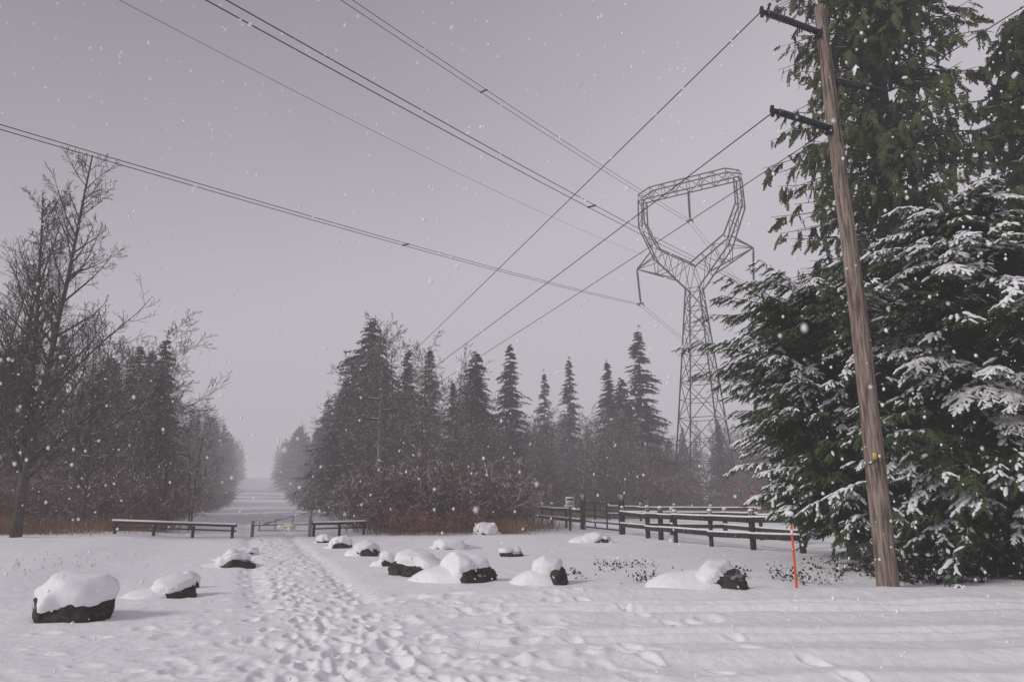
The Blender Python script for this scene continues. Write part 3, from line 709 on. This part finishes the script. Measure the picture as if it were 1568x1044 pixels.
for a,b in ends:
    add(ch,insul(a,b,.18,20,.09),0);ch.append((*beam((b[0]-.35,b[1],b[2]),(b[0]+.35,b[1],b[2]),.14,.16),0));add(ch,capped([(b[0]-.3,-.5,b[2]-.15)],[(b[0]-.3,.5,b[2]-.15)],.06,.06,6),0);add(ch,capped([(b[0]+.3,-.5,b[2]-.15)],[(b[0]+.3,.5,b[2]-.15)],.06,.06,6),0)
obj('insulator_strings',ch,[DSTEEL],parent=tower)
ld=np.array([-.539,-.842]);ca=np.array([.842,-.539])
def phase(h,z0,spacers):
    e=empty('power_line');ch=[]
    for o in(-.24,.24):
        s=np.linspace(-170,300,235);P=np.zeros((len(s),3))
        P[:,0]=TX+ca[0]*(h+o)+ld[0]*s;P[:,1]=TY+ca[1]*(h+o)+ld[1]*s
        P[:,2]=tb+z0-.17-.155*np.abs(s)+.00036*s*s
        P[:,2]=np.where(s<0,tb+z0-.17+.10*s+.0003*s*s,P[:,2])
        V,F=tubes(P[:-1],P[1:],.022,.022,5);ch.append((V,F,0))
    for s in spacers:
        z=tb+z0-.17-.155*s+.00036*s*s;c=np.array([TX+ca[0]*h+ld[0]*s,TY+ca[1]*h+ld[1]*s,z]);w=np.array([ca[0],ca[1],0])
        ch.append((*beam(c-w*.3,c+w*.3,.07,.09),0))
    obj('conductors',ch,[WIRE],parent=e)
phase(-7,25.6,[44.6,95]);phase(0,35.3,[45,95]);phase(7,25.6,[43,95])
wire('overhead_wire',(16.85,83,31.8),(-38.5,-16,17.5),2.0,r=.013,n=80)

# ------------------------------------------------------------------ falling snow
r=np.random.default_rng(99)
IV1,IF1=ico(1)
n=17000
P=np.stack([r.uniform(-24,24,n),r.uniform(.3,38,n),r.uniform(.05,16,n)],1)
n2=2200
P2=np.stack([r.uniform(-4,4,n2),r.uniform(.5,5.5,n2),r.uniform(.3,5,n2)],1)
P=np.concatenate([P,P2]);P=P[np.linalg.norm(P-[0,0,1.6],axis=1)>1.15];n=len(P)
far=np.linalg.norm(P-[0,0,1.6],axis=1)
sz=r.uniform(.0035,.0095,n)*np.where((r.random(n)<.10)&(far>5),1.6,1);sz=np.where(far<4,sz*.6,sz)
V=P[:,None]+IV1[None]*sz[:,None,None]*np.array([1,1,1.35]);V+=r.normal(0,.0010,V.shape)
F=IF1[None]+(np.arange(n)*len(IV1))[:,None,None]
obj('falling_snow',[(V.reshape(-1,3),F.reshape(-1,3),0)],[FLAKE],smooth=True)

# ------------------------------------------------------------------ snowy air (absorbing volume; its own glow stands in for scattered light)
hz=obj('emissive_haze',[(*box((0,350,28),(1800,1500,70)),0)],[])
m=bpy.data.materials.new('haze_glow');m.use_nodes=True;N=m.node_tree.nodes;L=m.node_tree.links;N.clear()
o_=N.new('ShaderNodeOutputMaterial');DEN=.0029
ab=N.new('ShaderNodeVolumeAbsorption');ab.inputs['Color'].default_value=(0,0,0,1);ab.inputs['Density'].default_value=DEN
em=N.new('ShaderNodeEmission');em.inputs['Color'].default_value=(.475,.445,.487,1);em.inputs['Strength'].default_value=DEN
ads=N.new('ShaderNodeAddShader');L.new(ab.outputs[0],ads.inputs[0]);L.new(em.outputs[0],ads.inputs[1])
L.new(ads.outputs[0],o_.inputs['Volume']);hz.data.materials.append(m)

# ------------------------------------------------------------------ light
w=bpy.data.worlds.new('World');scene.world=w;w.use_nodes=True;N=w.node_tree.nodes;L=w.node_tree.links;N.clear()
out=N.new('ShaderNodeOutputWorld');el=math.radians(30);az=math.radians(-115)
sk=N.new('ShaderNodeTexSky');sk.sky_type='NISHITA';sk.sun_disc=False;sk.sun_elevation=el;sk.sun_rotation=az;sk.dust_density=4
hs=N.new('ShaderNodeHueSaturation');hs.inputs['Saturation'].default_value=.25;L.new(sk.outputs[0],hs.inputs['Color'])
b1=N.new('ShaderNodeBackground');b1.inputs[1].default_value=.020;L.new(hs.outputs[0],b1.inputs[0])
tc=N.new('ShaderNodeTexCoord');sx=N.new('ShaderNodeSeparateXYZ');L.new(tc.outputs['Generated'],sx.inputs[0])
mr=N.new('ShaderNodeMath');mr.operation='MULTIPLY_ADD';mr.inputs[1].default_value=-.42;L.new(sx.outputs[0],mr.inputs[0]);L.new(sx.outputs[2],mr.inputs[2])
nz=N.new('ShaderNodeTexNoise');nz.inputs['Scale'].default_value=1.6;nz.inputs['Detail'].default_value=3;L.new(tc.outputs['Generated'],nz.inputs['Vector'])
ad=N.new('ShaderNodeMath');ad.operation='MULTIPLY_ADD';ad.inputs[1].default_value=.22;L.new(nz.outputs['Fac'],ad.inputs[0]);L.new(mr.outputs[0],ad.inputs[2])
rp=N.new('ShaderNodeValToRGB');rp.color_ramp.elements[0].position=.1;rp.color_ramp.elements[0].color=(.52,.485,.53,1)
rp.color_ramp.elements[1].position=1.0;rp.color_ramp.elements[1].color=(.12,.112,.145,1)
q=rp.color_ramp.elements.new(.5);q.color=(.485,.452,.497,1);L.new(ad.outputs[0],rp.inputs[0])
b2=N.new('ShaderNodeBackground');b2.inputs[1].default_value=1.0;L.new(rp.outputs[0],b2.inputs[0])
sh=N.new('ShaderNodeAddShader');L.new(b1.outputs[0],sh.inputs[0]);L.new(b2.outputs[0],sh.inputs[1]);L.new(sh.outputs[0],out.inputs[0])
sl=bpy.data.lights.new('sun','SUN');sl.energy=2.3;sl.angle=math.radians(14);sl.color=(1,.97,.94);so=link(bpy.data.objects.new('sun',sl))
d=Vector((math.cos(el)*math.sin(az),math.cos(el)*math.cos(az),math.sin(el)));so.rotation_euler=(-d).to_track_quat('-Z','Y').to_euler()

scene.view_settings.view_transform='Standard';scene.view_settings.look='None';scene.view_settings.exposure=0

cam=bpy.data.cameras.new('camera');co=link(bpy.data.objects.new('camera',cam));co.location=(0,0,1.6);co.rotation_euler=(math.radians(90+12.8),0,0)
cam.lens=24;cam.sensor_width=36;cam.clip_end=5000;cam.clip_start=.05
cam.dof.use_dof=True;cam.dof.focus_distance=18;cam.dof.aperture_fstop=2.8
scene.camera=co
